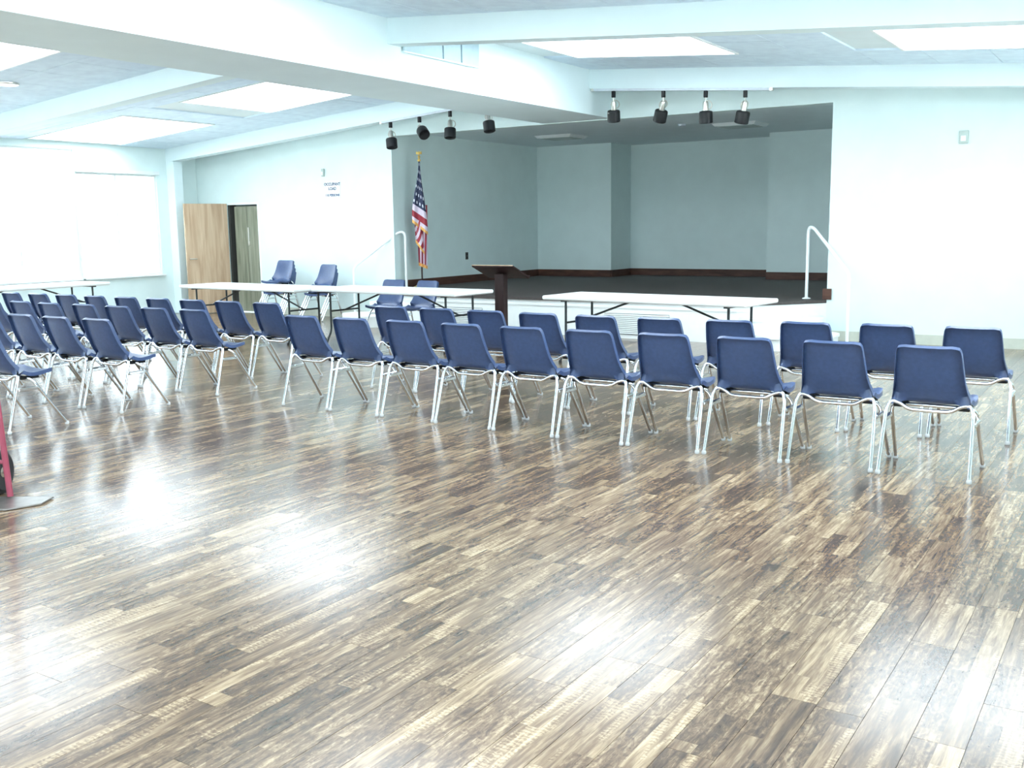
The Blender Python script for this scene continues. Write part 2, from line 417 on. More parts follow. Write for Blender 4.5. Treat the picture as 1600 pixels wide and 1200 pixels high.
for i, (y0, y1, z0, z1) in enumerate(WINR):
    window(k, (XR, (y0+y1)/2, z0), -math.pi/2, y1-y0, z1-z0, 'daylit window in the right wall, %s from the stage' % ('first', 'second', 'fourth', 'third', 'sixth', 'fifth')[i]); k += 1
for i, (x0, x1, z0, z1) in enumerate(WINB):
    window(k, ((x0+x1)/2, YB, z0), math.pi, x1-x0, z1-z0, 'tall daylit window in the rear wall, %s from the left wall' % ('first', 'second', 'third', 'fourth')[i]); k += 1
tag(MB().box(-60, XL-.25, -40, 50, -.15, -.1).build('ground_left', 'ground'), 'pale concrete ground outside the windows', None, None, 'structure')
tag(MB().box(XL-.25, XR+.25, -40, YB-.25, -.15, -.1).build('ground_rear', 'ground'), 'pale concrete ground outside the rear windows', None, None, 'structure')
tag(MB().box(XR+.25, 60, -40, 50, -.15, -.1).build('ground_right', 'ground'), 'pale concrete ground outside the right windows', None, None, 'structure')

# ------------------------------------------------------------------ ceiling, beams, ridge box
mb = MB()
for a, b in ((XL-.2, XC), (XC, XR+.2)):
    za, zb = ceil_z(a), ceil_z(b)
    mb.hexa([(a,YB,za+.02),(b,YB,zb+.02),(b,YF,zb+.02),(a,YF,za+.02),(a,YB,za+.2),(b,YB,zb+.2),(b,YF,zb+.2),(a,YF,za+.2)])
ceiling = tag(mb.build('ceiling', 'ceil'), 'low-pitched tiled ceiling with white beams', None, None, 'structure')
BEAMS = [12.42, 8.2, 3.95, -.3]
BT = .2
PANELS = []
for by, (p0, p1), (q0, q1) in ((8.2, (9.7, 11.35), (9.0, 11.2)), (3.95, (4.95, 6.77), (4.75, 6.95)), (-.3, (.9, 2.55), (.5, 2.7))):
    for (a, b) in ((-11.6, -9.2), (-15.2, -12.9)): PANELS.append((a, b, p0, p1, by))
    for (a, b) in ((-6.2, -4.2), (-2.4, .2)): PANELS.append((a, b, q0, q1, by))
def slope_quad(x0, x1, y0, y1, zt, zb):   # thin slab that follows the slope, offsets below ceiling plane
    return MB().hexa([(x0,y0,ceil_z(x0)+zb),(x1,y0,ceil_z(x1)+zb),(x1,y1,ceil_z(x1)+zb),(x0,y1,ceil_z(x0)+zb),
                      (x0,y0,ceil_z(x0)+zt),(x1,y0,ceil_z(x1)+zt),(x1,y1,ceil_z(x1)+zt),(x0,y1,ceil_z(x0)+zt)])
for by in BEAMS:
    for a, b in ((XL, BOX_L), (BOX_R, XR)):
        MB().hexa([(a,by,beam_z(a)),(b,by,beam_z(b)),(b,by+BT,beam_z(b)),(a,by+BT,beam_z(a)),
                   (a,by,ceil_z(a)+.02),(b,by,ceil_z(b)+.02),(b,by+BT,ceil_z(b)+.02),(a,by+BT,ceil_z(a)+.02)]).build('beam', 'beam', ceiling)
MB().box(BOX_L, BOX_R, YB, YF, BOX_Z, 3.62).build('ridge_box', 'beam', ceiling)
# acoustic tiles in the bays the photo shows
def tiles(x0, x1, y0, y1, singles):
    nx = max(1, round((x1-x0)/.61)); ny = max(1, round((y1-y0)/1.0)); dx = (x1-x0)/nx; dy = (y1-y0)/ny; rest = MB()
    for i in range(nx):
        for j in range(ny):
            a, b, c, d = x0+i*dx+.004, x0+(i+1)*dx-.004, y0+j*dy+.004, y0+(j+1)*dy-.004
            if any(a < p[1]+.02 and b > p[0]-.02 and c < p[3]+.02 and d > p[2]-.02 for p in PANELS):
                # trim against a light panel: keep pieces before / after it in y
                p = [p for p in PANELS if a < p[1]+.02 and b > p[0]-.02 and c < p[3]+.02 and d > p[2]-.02][0]
                segs = [(c, min(d, p[2]-.03)), (max(c, p[3]+.03), d)]
            else: segs = [(c, d)]
            for c2, d2 in segs:
                if d2-c2 < .05: continue
                q = slope_quad(a, b, c2, d2, .02, random.uniform(0, .003))
                if singles: q.build('ceiling_tile', 'tile', ceiling)
                else: rest.add(q.v, q.f)
    if rest.v:
        o = rest.build('distant_tiles', 'tile', ceiling); o['kind'] = 'stuff'
tiles(XL, BOX_L, 8.4, 12.42, True); tiles(BOX_R, XR, 8.4, 12.42, True)
tiles(XL, BOX_L, 4.15, 8.2, True); tiles(BOX_R, XR, 4.15, 8.2, False)
tiles(XL, BOX_L, -.1, 3.95, False); tiles(BOX_R, XR, -.1, 3.95, False)
tiles(XL, BOX_L, 12.62, 13.1, False); tiles(BOX_R, XR, 12.62, 13.1, False)
# corner post under the last beam, and the posts between the windows
for i, by in enumerate(BEAMS):
    tag(MB().bbox(XL, XL+.2, by, by+BT, 0, beam_z(XL+.1), .008).build('trim_%d' % (i+1), 'beam'), 'pale square post under the %s ceiling beam at the window wall' % ('last', 'second', 'third', 'fourth')[i], None, None, 'structure')
# blue-grey louvre panel on the side of the ridge box
root = empty('air_grille', (BOX_R+.01, 9.1, 3.28), label='blue-grey air grille high on the boxed ridge beam', cat='grille')
for j, (a, b) in enumerate(((8.42, 9.08), (9.10, 9.42), (9.44, 9.77))):
    MB().bbox(.0, .02, a-9.1, b-9.1, 0, .27, .004).build('grille_panel', 'grille', root)
MB().box(0, .026, 8.41-9.1, 9.78-9.1, -.015, 0).build('grille_frame', 'beam', root)

# luminous ceiling panels
def ceiling_light(a, b, c, d, label):
    xm, ym = (a+b)/2, (c+d)/2
    root = empty('ceiling_light', (xm, ym, ceil_z(xm)), label=label, cat='light', group='luminous ceiling panels')
    def lp(mb, nm, mat):
        mb.xform(Matrix.Translation((-xm, -ym, -ceil_z(xm)))); return mb.build(nm, mat, root)
    lp(slope_quad(a, b, c, d, .015, -.002), 'diffuser', 'panel')
    fr = MB()
    for q in ((a-.03, a, c-.03, d+.03), (b, b+.03, c-.03, d+.03), (a, b, c-.03, c), (a, b, d, d+.03)):
        t = slope_quad(*q, .02, -.012); fr.add(t.v, t.f)
    lp(fr, 'light_frame', 'white')
where = {-11.6: 'left slope beside the ridge', -15.2: 'left slope near the windows', -6.2: 'right slope beside the ridge', -2.4: 'right slope far from the ridge'}
bay = {8.2: 'first bay from stage', 3.95: 'second bay from stage', -.3: 'third bay from stage'}
for a, b, c, d, by in PANELS: ceiling_light(a, b, c, d, 'lit ceiling panel, %s, %s' % (where[a], bay[by]))
# recessed can light
cx, cy = -11.75, 7.25
root = empty('downlight', (cx, cy, ceil_z(cx)), label='small round recessed downlight in the left ceiling tiles', cat='light')
MB().lathe([(.10,-.012),(.13,-.014),(.135,-.004),(.135,.01),(.10,.01)], 24).build('trim_ring', 'silver', root, True)
MB().lathe([(.0,-.016),(.05,-.014),(.06,.0)], 16).build('bulb', 'can', root, True)

# ------------------------------------------------------------------ stage
poly = [(OPX0, YF), (-10.55, 12.93), (-9.98, 12.30), (-9.82, 12.22), (-9.62, 12.19), (-4.72, 12.19), (-4.50, 12.22), (-4.36, 12.29), (OPX1, YF)]
stage = empty('stage_platform', (-7.16, 12.2, 0), label='low white-fronted stage with dark brown deck', cat='stage')
off = Matrix.Translation((7.16, -12.2, 0))
def sp(mb, nm, mat, smooth=False): mb.xform(off); return mb.build(nm, mat, stage, smooth)
inner = [(OPX1, SB), (RX1, SB), (RX1, SR), (RX0, SR), (RX0, SB), (OPX0, SB)]
def grow(p, d):
    c = (-7.16, 13.1); return [(x+(d if x > -4.9 else -d if x < -9.4 else 0)*(0 if abs(y-YF) < .01 else .6), y-(d if y < 12.95 else 0)) for x, y in p]
sp(MB().prism(grow(poly, .025)+inner, STZ-.035, STZ), 'deck', 'stagefloor')
sp(MB().prism(poly+[(OPX1, YF+.1), (OPX0, YF+.1)], 0, STZ-.035), 'front_panel', 'white')
sp(MB().prism(grow(poly, .012)+[(OPX1, YF+.02), (OPX0, YF+.02)], STZ-.11, STZ-.085), 'moulding', 'white')
for gx0, gx1 in ((-9.45, -8.35), (-6.35, -5.4)):
    g = sp(MB().box(gx0, gx1, 12.183, 12.192, .05, .33), 'vent_grille', 'dark')
    for i in range(11):
        z = .06+i*.0245
        MB().hexa([(gx0,12.172,z),(gx1,12.172,z),(gx1,12.186,z+.006),(gx0,12.186,z+.006),(gx0,12.172,z+.014),(gx1,12.172,z+.014),(gx1,12.186,z+.020),(gx0,12.186,z+.020)]).xform(off).build('slat', 'white', g)

# corner steps
def steps(cx, cy, ax, ay, nx, ny, label):       # (ax,ay) along the stage edge, (nx,ny) outwards
    root = empty('stage_steps', (cx, cy, 0), label=label, cat='steps', group='rounded stage steps')
    for z0, z1, out, lo, half in ((0, .17, .86, -.74, .27), (.17, .34, .43, -.68, .32)):
        r = .22
        loop = [(half, 0)]
        for k in range(9):
            a = k/8*math.pi/2; loop.append((half-r+r*math.cos(a), out-r+r*math.sin(a)))
        for k in range(9):
            a = math.pi/2+k/8*math.pi/2; loop.append((lo+r+r*math.cos(a), out-r+r*math.sin(a)))
        loop.append((lo, 0))
        P = [(ax*u+nx*v, ay*u+ny*v) for u, v in loop]
        area = sum(P[i][0]*P[(i+1) % len(P)][1]-P[(i+1) % len(P)][0]*P[i][1] for i in range(len(P)))
        if area < 0: P.reverse()
        st = MB().prism(P, z0, z1-.03).build('step', 'white', root)
        P2 = [(p[0]*1.02+nx*.008, p[1]*1.02+ny*.008) for p in P]
        MB().prism(P2, z1-.03, z1).build('tread', 'white', st)
    return root
steps(-3.995, 12.70, .67, .742, .742, -.67, 'white rounded steps at the right corner of the stage')
steps(-10.34, 12.70, -.67, .742, -.742, -.67, 'white rounded steps at the left corner of the stage')

# handrails
def handrail(up_, lo, label):
    ux, uy = up_; lx, ly = lo
    root = empty('handrail', (lx, ly, 0), label=label, cat='handrail', group='white stage handrails')
    d = Vector((lx-ux, ly-uy, 0)).normalized()
    pts = fillet([(ux,uy,STZ), (ux,uy,1.43), (ux+d.x*.10,uy+d.y*.10,1.44), (lx,ly,.87), (lx,ly,0)], .09)
    MB().tube(pts, .021, 12).xform(Matrix.Translation((-lx,-ly,0))).build('rail', 'rail', root, True)
    for (x, y, z) in ((ux,uy,STZ), (lx,ly,0)):
        MB().lathe([(.055,0),(.055,.008),(.03,.018),(.022,.02)], 16, (x-lx,y-ly,z)).build('flange', 'rail', root, True)
handrail((-3.95, 13.30), (-3.28, 12.80), 'white tube handrail at the right end of the stage')
handrail((-10.58, 13.24), (-11.30, 12.76), 'white tube handrail at the left end of the stage below the flag')

# stage ceiling fittings
for cx, cy, lb in ((-9.05, 15.75, 'left'), (-5.80, 15.75, 'right')):
    root = empty('stage_light', (cx, cy, SC), label='unlit grey box light on the stage ceiling, %s of two' % lb, cat='light', group='unlit stage ceiling lights')
    MB().hexa([(-.32,-.28,-.045),(.32,-.28,-.045),(.32,.28,-.045),(-.32,.28,-.045),(-.36,-.32,0),(.36,-.32,0),(.36,.32,0),(-.36,.32,0)]).build('housing', 'white', root)
    MB().box(-.28, .28, -.24, .24, -.052, -.045).build('lens', 'greyplate', root)
tag(MB().lathe([(.0,-.035),(.055,-.03),(.065,-.01),(.065,0)], 20).build('smoke_detector', 'grey', None, True, (-6.55, 15.2, SC)), 'small round detector on the stage ceiling between the box lights', 'detector')

# ------------------------------------------------------------------ door
dr = empty('door_1', (DX0, YF, 0), label='birch door swung open beside the doorway', kind='structure')
ang = math.atan2(12.27-13.08, -14.90+14.60)
leaf = MB().bbox(.0, .80, -.022, .022, .01, 1.985, .003).xform(Matrix.Rotation(ang, 4, 'Z')).build('door_leaf', 'birch', dr)
leaf.location = (.0, -.03, 0)
for s in (-1, 1):
    h = MB().tube(fillet([(.74,.02*s,1.0),(.74,.075*s,1.0),(.63,.075*s,1.0)], .02), .011, 10).lathe([(.0,0),(.03,0)], 3).xform(Matrix.Rotation(ang, 4, 'Z')).build('door_handle', 'silver', leaf, True)
MB().box(0, .045, .0, T, 0, DZ-.04).build('hinge_jamb', 'brass', dr)
mb = MB().box(DX1-DX0-.04, DX1-DX0, .0, T, 0, DZ).box(0, DX1-DX0-.04, .0, T, DZ-.04, DZ)
mb.build('door_frame', 'white', dr)
# closet behind, with an old pair of plank doors
cl = tag(MB().box(DX0-.6, DX0-.5, YF+T, 14.6, 0, 2.4).box(DX1+.5, DX1+.6, YF+T, 14.6, 0, 2.4).box(DX0-.6, DX1+.6, 14.6, 14.7, 0, 2.4).box(DX0-.6, DX1+.6, YF+T, 14.7, 2.4, 2.5).box(DX0-.6, DX1+.6, YF+T, 14.7, -.1, 0).build('wall_closet', 'wall'), 'dim closet behind the open birch door', None, None, 'structure')
d2 = empty('door_2', (DX0+.08, YF+.05, 0), label='grey-green pair of wooden doors inside the doorway', kind='structure')
for a, b in ((.05, .36), (.365, .675)):
    lf = MB().bbox(a, b, -.018, .018, .02, 1.93, .004).build('door_leaf', 'oldwood', d2)
    if a > .3:
        MB().tube([(a+.04,-.03,1.25),(a+.04,-.03,1.55)], .012, 8).box(a+.02, a+.06, -.03, -.016, 1.22, 1.30).build('latch', 'silver', lf)

# ------------------------------------------------------------------ wall fittings
def plate(name, x, y, z, wd, h, mat, label, cat):
    root = empty(name, (x, y, z), label=label, cat=cat)
    MB().bbox(-wd/2, wd/2, -.03, 0, -h/2, h/2, .006).build('cover', mat, root)
    MB().bbox(-wd*.28, wd*.28, -.042, -.03, -h*.32, h*.12, .004).build('button', 'white', root)
plate('thermostat', -2.10, YF, 2.46, .105, .15, 'greyplate', 'small grey box high on the wall right of the stage', 'thermostat')
plate('alarm_strobe', -12.20, YF, 2.45, .06, .13, 'greyplate', 'small grey box above the occupant load sign', 'wall box')
o = empty('outlet', (OPX0, 15.15, .985), label='dark outlet plate on the left stage wall behind the lectern', cat='outlet')
MB().bbox(0, .012, -.04, .04, -.065, .065, .004).build('cover', 'brass', o)
MB().box(.012, .014, -.02, .02, .012, .045).box(.012, .014, -.02, .02, -.045, -.012).build('socket', 'dark', o)
sg = empty('sign', (-12.005, YF, 2.155), label='white occupant load sign on the wall left of the stage', cat='sign')
MB().box(-.165, .165, -.006, 0, -.15, .15).build('board', 'paper', sg)
def text(s, size, x, z, parent, y=-.0075):
    c = bpy.data.curves.new('lettering', 'FONT'); c.body = s; c.size = size; c.align_x = 'CENTER'; c.extrude = .0006; c.offset = .0022
    o = bpy.data.objects.new('lettering', c); COL.objects.link(o)
    bpy.context.view_layer.update()
    me = bpy.data.meshes.new_from_object(o.evaluated_get(bpy.context.evaluated_depsgraph_get())); bpy.data.objects.remove(o)
    me.materials.clear(); me.materials.append(M['ink'])
    t = bpy.data.objects.new('lettering', me); COL.objects.link(t); t.parent = parent; t.location = (x, y, z); t.rotation_euler = (math.pi/2, 0, 0)
text('OCCUPANT', .066, 0, .075, sg); text('LOAD', .066, 0, .0, sg); text('110 PERSONS', .054, 0, -.105, sg)

# ------------------------------------------------------------------ track lights
def track(x0, x1, label):
    xm = (x0+x1)/2; y = 12.45
    root = empty('light_track', (xm, y, beam_z(xm)), label=label, cat='track', group='lighting tracks')
    n = MB().hexa([(x0,y-.02,beam_z(x0)-.03),(x1,y-.02,beam_z(x1)-.03),(x1,y+.02,beam_z(x1)-.03),(x0,y+.02,beam_z(x0)-.03),(x0,y-.02,beam_z(x0)),(x1,y-.02,beam_z(x1)),(x1,y+.02,beam_z(x1)),(x0,y+.02,beam_z(x0))])
    n.xform(Matrix.Translation((-xm,-y,-beam_z(xm)))).build('rail', 'grey', root)
    for x in (x0, x1):
        MB().box(x-xm-.02, x-xm+.02, -.024, .024, beam_z(x)-beam_z(xm)-.034, beam_z(x)-beam_z(xm)-.001).build('end_cap', 'silver', root)
track(-10.35, -8.0, 'grey lighting track under the left beam above the flag')
track(-6.66, -4.20, 'grey lighting track under the right beam above the stage')
def spot(x, tilt, yaw, label, g):
    y = 12.45; z = beam_z(x)-.03
    root = empty('spotlight', (x, y, z), label=label, cat='spotlight', group=g)
    MB().bbox(-.022, .022, -.022, .022, -.085, 0, .004).build('track_adapter', 'black', root)
    MB().tube([(0,0,-.08),(0,0,-.15)], .008, 8).build('stem', 'silver', root, True)
    head = Matrix.Translation((0,0,-.15)) @ Matrix.Rotation(yaw, 4, 'Z') @ Matrix.Rotation(tilt, 4, 'X')
    loop = [(.02+.055*math.cos(a), .03, -.03+.055*math.sin(a)) for a in [i/14*2*math.pi for i in range(15)]]
    br = MB().tube(loop, .006, 6).xform(head).build('yoke', 'silver', root, True)
    MB().lathe([(.026,.02),(.034,.0),(.034,-.09),(.05,-.105)], 14).xform(head).build('lamp_neck', 'silver', root, True)
    hd = MB().lathe([(.045,-.095),(.080,-.105),(.086,-.12),(.086,-.245),(.080,-.250),(.074,-.235),(.0,-.21)], 20).xform(head).build('lamp_head', 'black', root, True)
    return root
for x, tl, yw, lb in ((-10.17, -.25, .9, 'leftmost'), (-9.61, -1.0, 1.0, 'second from left'), (-9.04, -.2, .5, 'third from left'), (-8.37, -.25, 1.0, 'rightmost')):
    spot(x, tl, yw, 'black spotlight on the left track above the flag, %s' % lb, 'spotlights on the left track')
for x, tl, yw, lb in ((-6.35, .3, .4, 'leftmost'), (-5.63, .45, .9, 'second from left'), (-5.05, .18, .2, 'third from left'), (-4.53, .3, 1.0, 'rightmost')):
    spot(x, tl, yw, 'black spotlight on the right track above the stage, %s' % lb, 'spotlights on the right track')

# ------------------------------------------------------------------ chairs
def chair_shell():
    # centre profile from the top of the back to the front of the seat: (y forward, z)
    ctrl = [(-.005,.787),(.012,.74),(.036,.66),(.066,.57),(.100,.495),(.138,.447),(.185,.424),(.25,.420),(.32,.428),(.38,.438),(.425,.437)]
    prof = []
    for i in range(len(ctrl)-1):
        p0 = Vector(ctrl[max(i-1,0)]); p1 = Vector(ctrl[i]); p2 = Vector(ctrl[i+1]); p3 = Vector(ctrl[min(i+2,len(ctrl)-1)])
        for k in range(2):
            t = k/2; prof.append(.5*((2*p1)+(-p0+p2)*t+(2*p0-5*p1+4*p2-p3)*t*t+(-p0+3*p1-3*p2+p3)*t**3))
    prof.append(Vector(ctrl[-1])); n = len(prof)
    def width(i):
        s = i/(n-1)
        w_ = [(0,.168),(.06,.178),(.3,.197),(.5,.222),(.62,.232),(.85,.228),(.96,.215),(1,.195)]
        for (a, wa), (b, wb) in zip(w_[:-1], w_[1:]):
            if s <= b: return wa+(wb-wa)*(s-a)/(b-a)
        return w_[-1][1]
    us = [-1,-1,-.965,-.88,-.76,-.55,-.28,0,.28,.55,.76,.88,.965,1,1]
    V = []
    def norm(i):
        a = prof[max(i-1,0)]; b = prof[min(i+1,n-1)]; t = (b-a).normalized(); return Vector((t.y, -t.x))   # towards the sitter: forward/up
    rows = []
    RIM = .032
    for i in range(-1, n+1):
        j = min(max(i,0), n-1); p = prof[j]; nv = norm(j)
        if nv.y < 0 and j > n//2: nv = -nv
        if nv.x < 0 and j < n//2: nv = -nv
        endrow = i in (-1, n)
        row = []
        for q, u in enumerate(us):
            x = u*width(j)
            out = 0.0
            sj = j/(n-1); D = .016+.022*math.exp(-((sj-.48)/.18)**2)+.006*sj
            dish = D*(abs(u)**3.2)      # edges towards the sitter
            if q in (0, len(us)-1): out = RIM
            elif q in (1, len(us)-2): out = .004
            if endrow: out = max(out, RIM)
            d = dish-out
            y_, z_ = p.x+nv.x*d, p.y+nv.y*d
            # round the upper corners and the front corners
            if j <= 1 and abs(u) > .8: z_ -= .010*(abs(u)-.8)/.2*(2-j)/2
            row.append((x, y_, z_))
        rows.append(row)
    vs = [p for r_ in rows for p in r_]; W = len(us); fs = []
    for i in range(len(rows)-1):
        for q in range(W-1): fs.append((i*W+q, i*W+q+1, (i+1)*W+q+1, (i+1)*W+q))
    # thickness: offset copy along vertex normals
    me = bpy.data.meshes.new('tmp'); me.from_pydata(vs, [], fs); me.update()
    nr = [v.normal.copy() for v in me.vertices]; bpy.data.meshes.remove(me)
    mid = nr[(len(rows)//4)*W+W//2]
    s = 1 if mid.y > 0 else -1                     # back part: sitter side is +y
    vs2 = [tuple(Vector(p)-nr[k]*s*.005) for k, p in enumerate(vs)]
    nV = len(vs); F = [f if s > 0 else tuple(reversed(f)) for f in fs]+[tuple(i+nV for i in (reversed(f) if s > 0 else f)) for f in fs]
    border = [q for q in range(W)]+[i*W+W-1 for i in range(1, len(rows))]+[(len(rows)-1)*W+q for q in range(W-2, -1, -1)]+[i*W for i in range(len(rows)-2, 0, -1)]
    for a, b in zip(border, border[1:]+border[:1]): F.append((a, b, b+nV, a+nV))
    mb = MB(); mb.add(vs+vs2, F); return mb
def make_chair():
    root = empty('stacking_chair')
    sh = chair_shell().build('shell', 'plastic', root, True)
    TR = .0115
    for s in (-1, 1):
        # rear leg rises to the shoulder beside the shell
        lg = MB().tube(fillet([(s*.254,.0,.012),(s*.243,.105,.385),(s*.225,.125,.428),(s*.195,.125,.428)], .03), TR, 10).build('leg', 'chrome', root, True)
        MB().lathe([(.013,0),(.016,.004),(.016,.016),(.012,.026)], 12, (s*.254,0,0)).build('glide', 'glide', lg, True)
        lg = MB().tube(fillet([(s*.256,.475,.012),(s*.240,.235,.372),(s*.215,.20,.405),(s*.12,.20,.405)], .03), TR, 10).build('leg', 'chrome', root, True)
        MB().lathe([(.013,0),(.016,.004),(.016,.016),(.012,.026)], 12, (s*.256,.475,0)).build('glide', 'glide', lg, True)
        MB().tube([(s*.248,.088,.325),(s*.249,.27,.322)], .008, 8).bbox(s*.249-.012, s*.249+.012, .10, .26, .310, .336, .004).build('gang_bracket', 'chrome', root)
        MB().bbox(min(s*.15,s*.215), max(s*.15,s*.215), .15, .30, .392, .412, .004).build('seat_mount', 'black', root)
    MB().tube(fillet([(-.197,.125,.428),(-.165,.118,.420),(-.115,.108,.388),(.115,.108,.388),(.165,.118,.420),(.197,.125,.428)], .04), TR, 10).build('rear_crossbar', 'chrome', root, True)
    MB().tube([(-.13,.20,.405),(.13,.20,.405)], TR, 10).build('front_crossbar', 'chrome', root, True)
    return root
proto = make_chair(); first = [True]
def chair(x, y, rz, label, group, z=0.0):
    o = proto if first[0] else copy_tree(proto); first[0] = False
    o.location = (x, y, z); o.rotation_euler = (0, 0, rz)
    tag(o, label, 'chair', group)
ORD = ['rightmost', 'second', 'third', 'fourth', 'fifth', 'sixth', 'seventh', 'eighth', 'ninth', 'tenth']
def nth(k): return 'rightmost' if k == 0 else ORD[k]+' from the right'
rnd = random.Random(3)
PITCHX = .552
NY = [6.18, 6.19, 6.17, 6.16, 6.15, 6.15, 6.17, 6.19, 6.18, 6.19]
for k in range(10):
    chair(-1.12-PITCHX*k, NY[k], rnd.uniform(-.012, .012), 'blue plastic chair, %s in the nearer of the two long right rows' % nth(k), 'chairs in the near right row')
FY = [7.42, 7.38, 7.31, 7.24, 7.20, 7.19, 7.21, 7.24, 7.27, 7.30]
for k in range(10):
    chair(-1.07-PITCHX*k, FY[k], rnd.uniform(-.012, .012), 'blue plastic chair, %s in the long right row nearer the stage' % nth(k), 'chairs in the far right row')
rows = [(4.26, 1, 'the frontmost left row by the hand truck'), (5.24, 4, 'the second left row from the hand truck'), (6.26, 7, 'the third left row from the hand truck'), (7.17, 10, 'the left row nearest the stage')]
for y, n, nm in rows:
    for k in range(n):
        chair(-7.52-PITCHX*k, y+rnd.uniform(-.015, .015), rnd.uniform(-.012, .012), ('only blue chair in view in %s' % nm) if n == 1 else 'blue plastic chair, %s in %s' % (nth(k), nm), 'chairs in the left block')
chair(-9.10, 11.12, math.pi+.05, 'blue chair facing the hall behind the middle table, left of two', 'chairs facing the hall')
chair(-8.45, 11.05, math.pi-.08, 'blue chair facing the hall behind the middle table, right of two', 'chairs facing the hall')
ST = ['bottom', 'second', 'third', 'top']
for k in range(4): chair(-12.86, 12.82-.012*k, math.pi+.04, 'blue chair against the wall beside the door, %s of its stack of four' % ST[k], 'chairs stacked beside the door', z=.063*k)
for k in range(3): chair(-11.86, 12.80-.012*k, math.pi-.05, 'blue chair against the wall left of the handrail, %s of its stack of three' % ('bottom', 'middle', 'top')[k], 'chairs stacked left of the handrail', z=.063*k)

# ------------------------------------------------------------------ folding tables
def make_table():
    root = empty('folding_table'); Lh, Wh = 1.22, .38
    MB().bbox(-Lh, Lh, -Wh, Wh, .695, .74, .012).build('tabletop', 'tabletop', root)
    for s in (-1, 1):
        x = s*.98
        for t in (-1, 1):
            pts = fillet([(x,t*.26,.70),(x,t*.26,.18),(x+s*.03,t*.31,.05),(x+s*.03,t*.33,.014)], .06)
            lg = MB().tube(pts, .0135, 10).build('leg', 'blackmetal', root, True)
            MB().lathe([(.018,0),(.018,.02),(.014,.03)], 10, (x+s*.03,t*.33,0)).build('foot_cap', 'rubber', lg, True)
        MB().tube([(x,-.26,.44),(x,.26,.44)], .0115, 8).build('crossbar', 'blackmetal', root, True)
        MB().tube([(x,0,.44),(s*.27,0,.69)], .0115, 8).build('brace', 'blackmetal', root, True)
        MB().box(x-.02, x+.02, -.33, .33, .675, .695).build('hinge_rail', 'blackmetal', root)
    return root
tb = make_table()
TABS = [(-10.64, 9.965, R(-4.0), 'white folding table in front of the open door, left of the middle table'),
        (-8.17, 10.07, R(-3.5), 'white folding table in the middle, left of the lectern'),
        (-4.55, 9.90, R(-5.5), 'white folding table right of the lectern'),
        (-14.1, 8.66, R(90), 'white folding table by the window at the left edge')]
for i, (x, y, rz, lb) in enumerate(TABS):
    o = tb if i == 0 else copy_tree(tb)
    o.location = (x, y, 0); o.rotation_euler = (0,0,rz); tag(o, lb, 'table', 'white folding tables')

# ------------------------------------------------------------------ lectern
lx, ly = -7.22, 10.98
root = empty('lectern', (lx, ly, 0), label='dark wooden lectern with slanted top between the tables', cat='lectern')
til = Matrix.Translation((0, .0, .925)) @ Matrix.Rotation(R(-22), 4, 'X')
tp = MB().bbox(-.315, .315, -.22, .22, -.012, .012, .004).xform(til).build('slanted_top', 'darkwood', root)
MB().box(-.315, .315, .205, .22, .012, .03).xform(til).build('book_ledge', 'darkwood', tp)
MB().box(-.315, .315, -.222, -.218, .004, .013).xform(til).build('edge_band', 'birch', tp)
MB().bbox(-.07, .07, -.05, .05, .04, .90, .006).build('post', 'darkwood', root)
MB().bbox(-.26, .26, -.20, .20, 0, .04, .01).build('base', 'darkwood', root)

# ------------------------------------------------------------------ flag
fx, fy = -10.42, 13.46
root = empty('flag', (fx, fy, STZ), label='american flag with gold fringe drooping on a pole beside the stage wall', cat='flag')
def fl(mb, nm, mat, smooth=True, parent=None): return mb.build(nm, mat, parent or root, smooth)
fl(MB().lathe([(.15,0),(.15,.02),(.10,.045),(.03,.07),(.02,.11)], 24), 'stand', 'gold')
fl(MB().tube([(0,0,.05),(0,0,2.08)], .013, 10), 'pole', 'darkwood')
fl(MB().lathe([(.013,2.06),(.028,2.075),(.028,2.09),(.012,2.105),(.02,2.13),(.024,2.145),(.012,2.16),(.0,2.165)], 14), 'finial', 'gold')
eagle = MB()
eagle.lathe([(.0,0),(.014,.01),(.017,.035),(.012,.06),(.0,.07)], 10, (0,0,2.16))
for s in (-1, 1):
    eagle.add([(0,0,2.20),(s*.05,-.008,2.225),(s*.058,-.005,2.185),(s*.035,.0,2.175),(0,.012,2.20),(s*.05,.004,2.225),(s*.058,.006,2.185),(s*.035,.010,2.175)],
              [(0,1,2,3),(7,6,5,4),(0,4,5,1),(1,5,6,2),(2,6,7,3),(3,7,4,0)])
fl(eagle, 'eagle', 'gold', False)
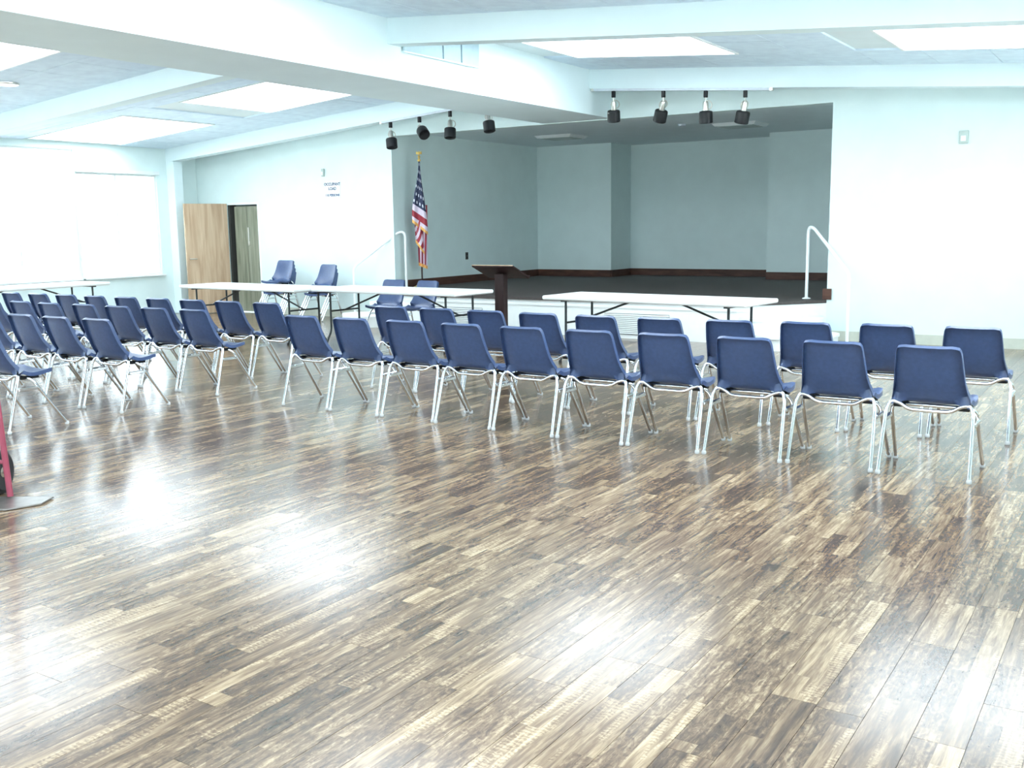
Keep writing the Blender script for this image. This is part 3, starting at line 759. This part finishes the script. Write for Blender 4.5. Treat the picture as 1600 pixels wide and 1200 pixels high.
# view-facing axis for the drape: cloth hangs on both sides of the pole, seen from the hall
ca, sa = math.cos(R(36)), math.sin(R(36))        # screen-right direction of the hall side
def drape(nm, z_top, z_bot_l, z_bot_r, wl, wr, fold, mapping, fr=True):
    nu, nv = 29, 26; vs = []; fs = []; uvs = []
    for j in range(nv):
        v = j/(nv-1)
        for i in range(nu):
            u = i/(nu-1)
            h = (z_bot_l*(1-u)+z_bot_r*u); z = z_top+(h-z_top)*v
            L_, R_ = wl(v), wr(v)
            a = L_+(R_-L_)*u
            d = fold(u, v)
            vs.append((a*ca+d*sa, a*sa-d*ca, z)); uvs.append(mapping(u, v, z))
    for j in range(nv-1):
        for i in range(nu-1): fs.append((j*nu+i, (j+1)*nu+i, (j+1)*nu+i+1, j*nu+i+1))
    n0 = len(vs)
    back = [(p[0]-.006*sa, p[1]+.006*ca, p[2]) for p in vs]
    fs2 = fs+[tuple(k+n0 for k in reversed(f)) for f in fs]
    bd = list(range(nu))+[j*nu+nu-1 for j in range(1,nv)]+[(nv-1)*nu+i for i in range(nu-2,-1,-1)]+[j*nu for j in range(nv-2,0,-1)]
    for a, b in zip(bd, bd[1:]+bd[:1]): fs2.append((a, a+n0, b+n0, b))
    mb = MB(); mb.add(vs+back, fs2); o = fl(mb, nm, 'flag')
    uvl = o.data.uv_layers.new(name='flag'); allu = uvs+uvs
    for lp in o.data.loops: uvl.data[lp.index].uv = allu[lp.vertex_index]
    if fr:
        e = [Vector(vs[(nv-1)*nu+i]) for i in range(nu)]; fm = MB(); vv = []; ff = []
        for k, p in enumerate(e):
            lo = p-Vector((0,0,.045+.008*(k % 2))); vv += [p+Vector((sa*.004,-ca*.004,.004)), lo+Vector((sa*.004,-ca*.004,0)), p+Vector((-sa*.008,ca*.008,.004)), lo+Vector((-sa*.008,ca*.008,0))]
        for k in range(len(e)-1):
            b = 4*k; ff += [(b,b+1,b+5,b+4),(b+2,b+6,b+7,b+3),(b+1,b+3,b+7,b+5),(b,b+4,b+6,b+2)]
        fm.add(vv, ff); fl(fm, 'fringe', 'fringe', False, o)
    return o
sm = lambda a, b, t: (lambda x: x*x*(3-2*x))(min(1, max(0, (t-a)/(b-a))))
# lower tail behind, then the upper front fold
drape('flag_tail', 1.36, .42, .36, lambda v: -.085+.035*v, lambda v: .115-.02*v,
      lambda u, v: .022+.022*math.sin(u*15+1.0+v*1.5), lambda u, v, z: (.60+.2*v, .52+u*.46+.10*v))
drape('flag_inner_fold', 1.10, .80, .60, lambda v: -.10+.01*v, lambda v: .0+.05*v,
      lambda u, v: .052+.012*math.sin(u*8+2.0+v), lambda u, v, z: (.55+.2*u, .56+.35*v+.30*u))
drape('flag_fold', 2.05, 1.13, .92, lambda v: -.012-.125*sm(0,.95,v), lambda v: .016+.10*sm(.0,1.0,v),
      lambda u, v: .055+(.006+.022*v)*math.sin(u*9+.6)+.02*v, lambda u, v, z: (.05+u*.30, (2.05-z)/1.28-.16*u*v+.02))

# ------------------------------------------------------------------ hand truck
dx_, dy_ = .86, .51                               # along the axle
root = empty('hand_truck', (-5.455, 3.17, 0), math.atan2(dy_, dx_), label='red hand truck with black tyre standing at the left edge', cat='hand truck')
# local: x along axle (frame from -.30 to 0), y towards the back (wheels), nose towards -y
for x in (-.30, 0.0):
    MB().tube(fillet([(x,0,.02),(x-.05,0,1.05),(x-.055,.05,1.20)], .08), .017, 12).build('side_rail', 'red', root, True)
for z in (.22, .55, .88):
    MB().tube([(-.30-.05*z,0,z),(-.05*z,0,z)], .012, 10).build('crossbar', 'red', root, True)
MB().tube(fillet([(-.355,.05,1.20),(-.36,.09,1.28),(-.06,.09,1.28),(-.055,.05,1.20)], .06), .017, 12).build('handle', 'red', root, True)
MB().prism([(-.50,.02),(-.50,-.12),(-.38,-.24),(.10,-.24),(.24,-.12),(.24,.02)][::1], .004, .012).build('nose_plate', 'steel', root)
MB().tube([(-.30,.13,.13),(-.08,.13,.13)], .010, 10).build('axle', 'steel', root, True)
for s, x in ((-1, -.25), (1, -.13)):
    def wl_(prof):
        return MB().lathe(prof, 28).xform(Matrix.Translation((x,.13,.13)) @ Matrix.Rotation(math.pi/2, 4, 'Y'))
    wh = wl_([(.075,-.03),(.105,-.037),(.125,-.025),(.130,0),(.125,.025),(.105,.037),(.075,.03)]).build('tyre', 'rubber', root, True)
    wl_([(.02,-.032),(.06,-.024),(.076,-.030),(.076,.030),(.06,.024),(.02,.032)]).build('wheel_hub', 'silver', wh, True)
for x in (-.19,): MB().tube([(x,0,.22),(x,.13,.13),(x,0,.012)], .009, 8).build('axle_bracket', 'red', root, True)
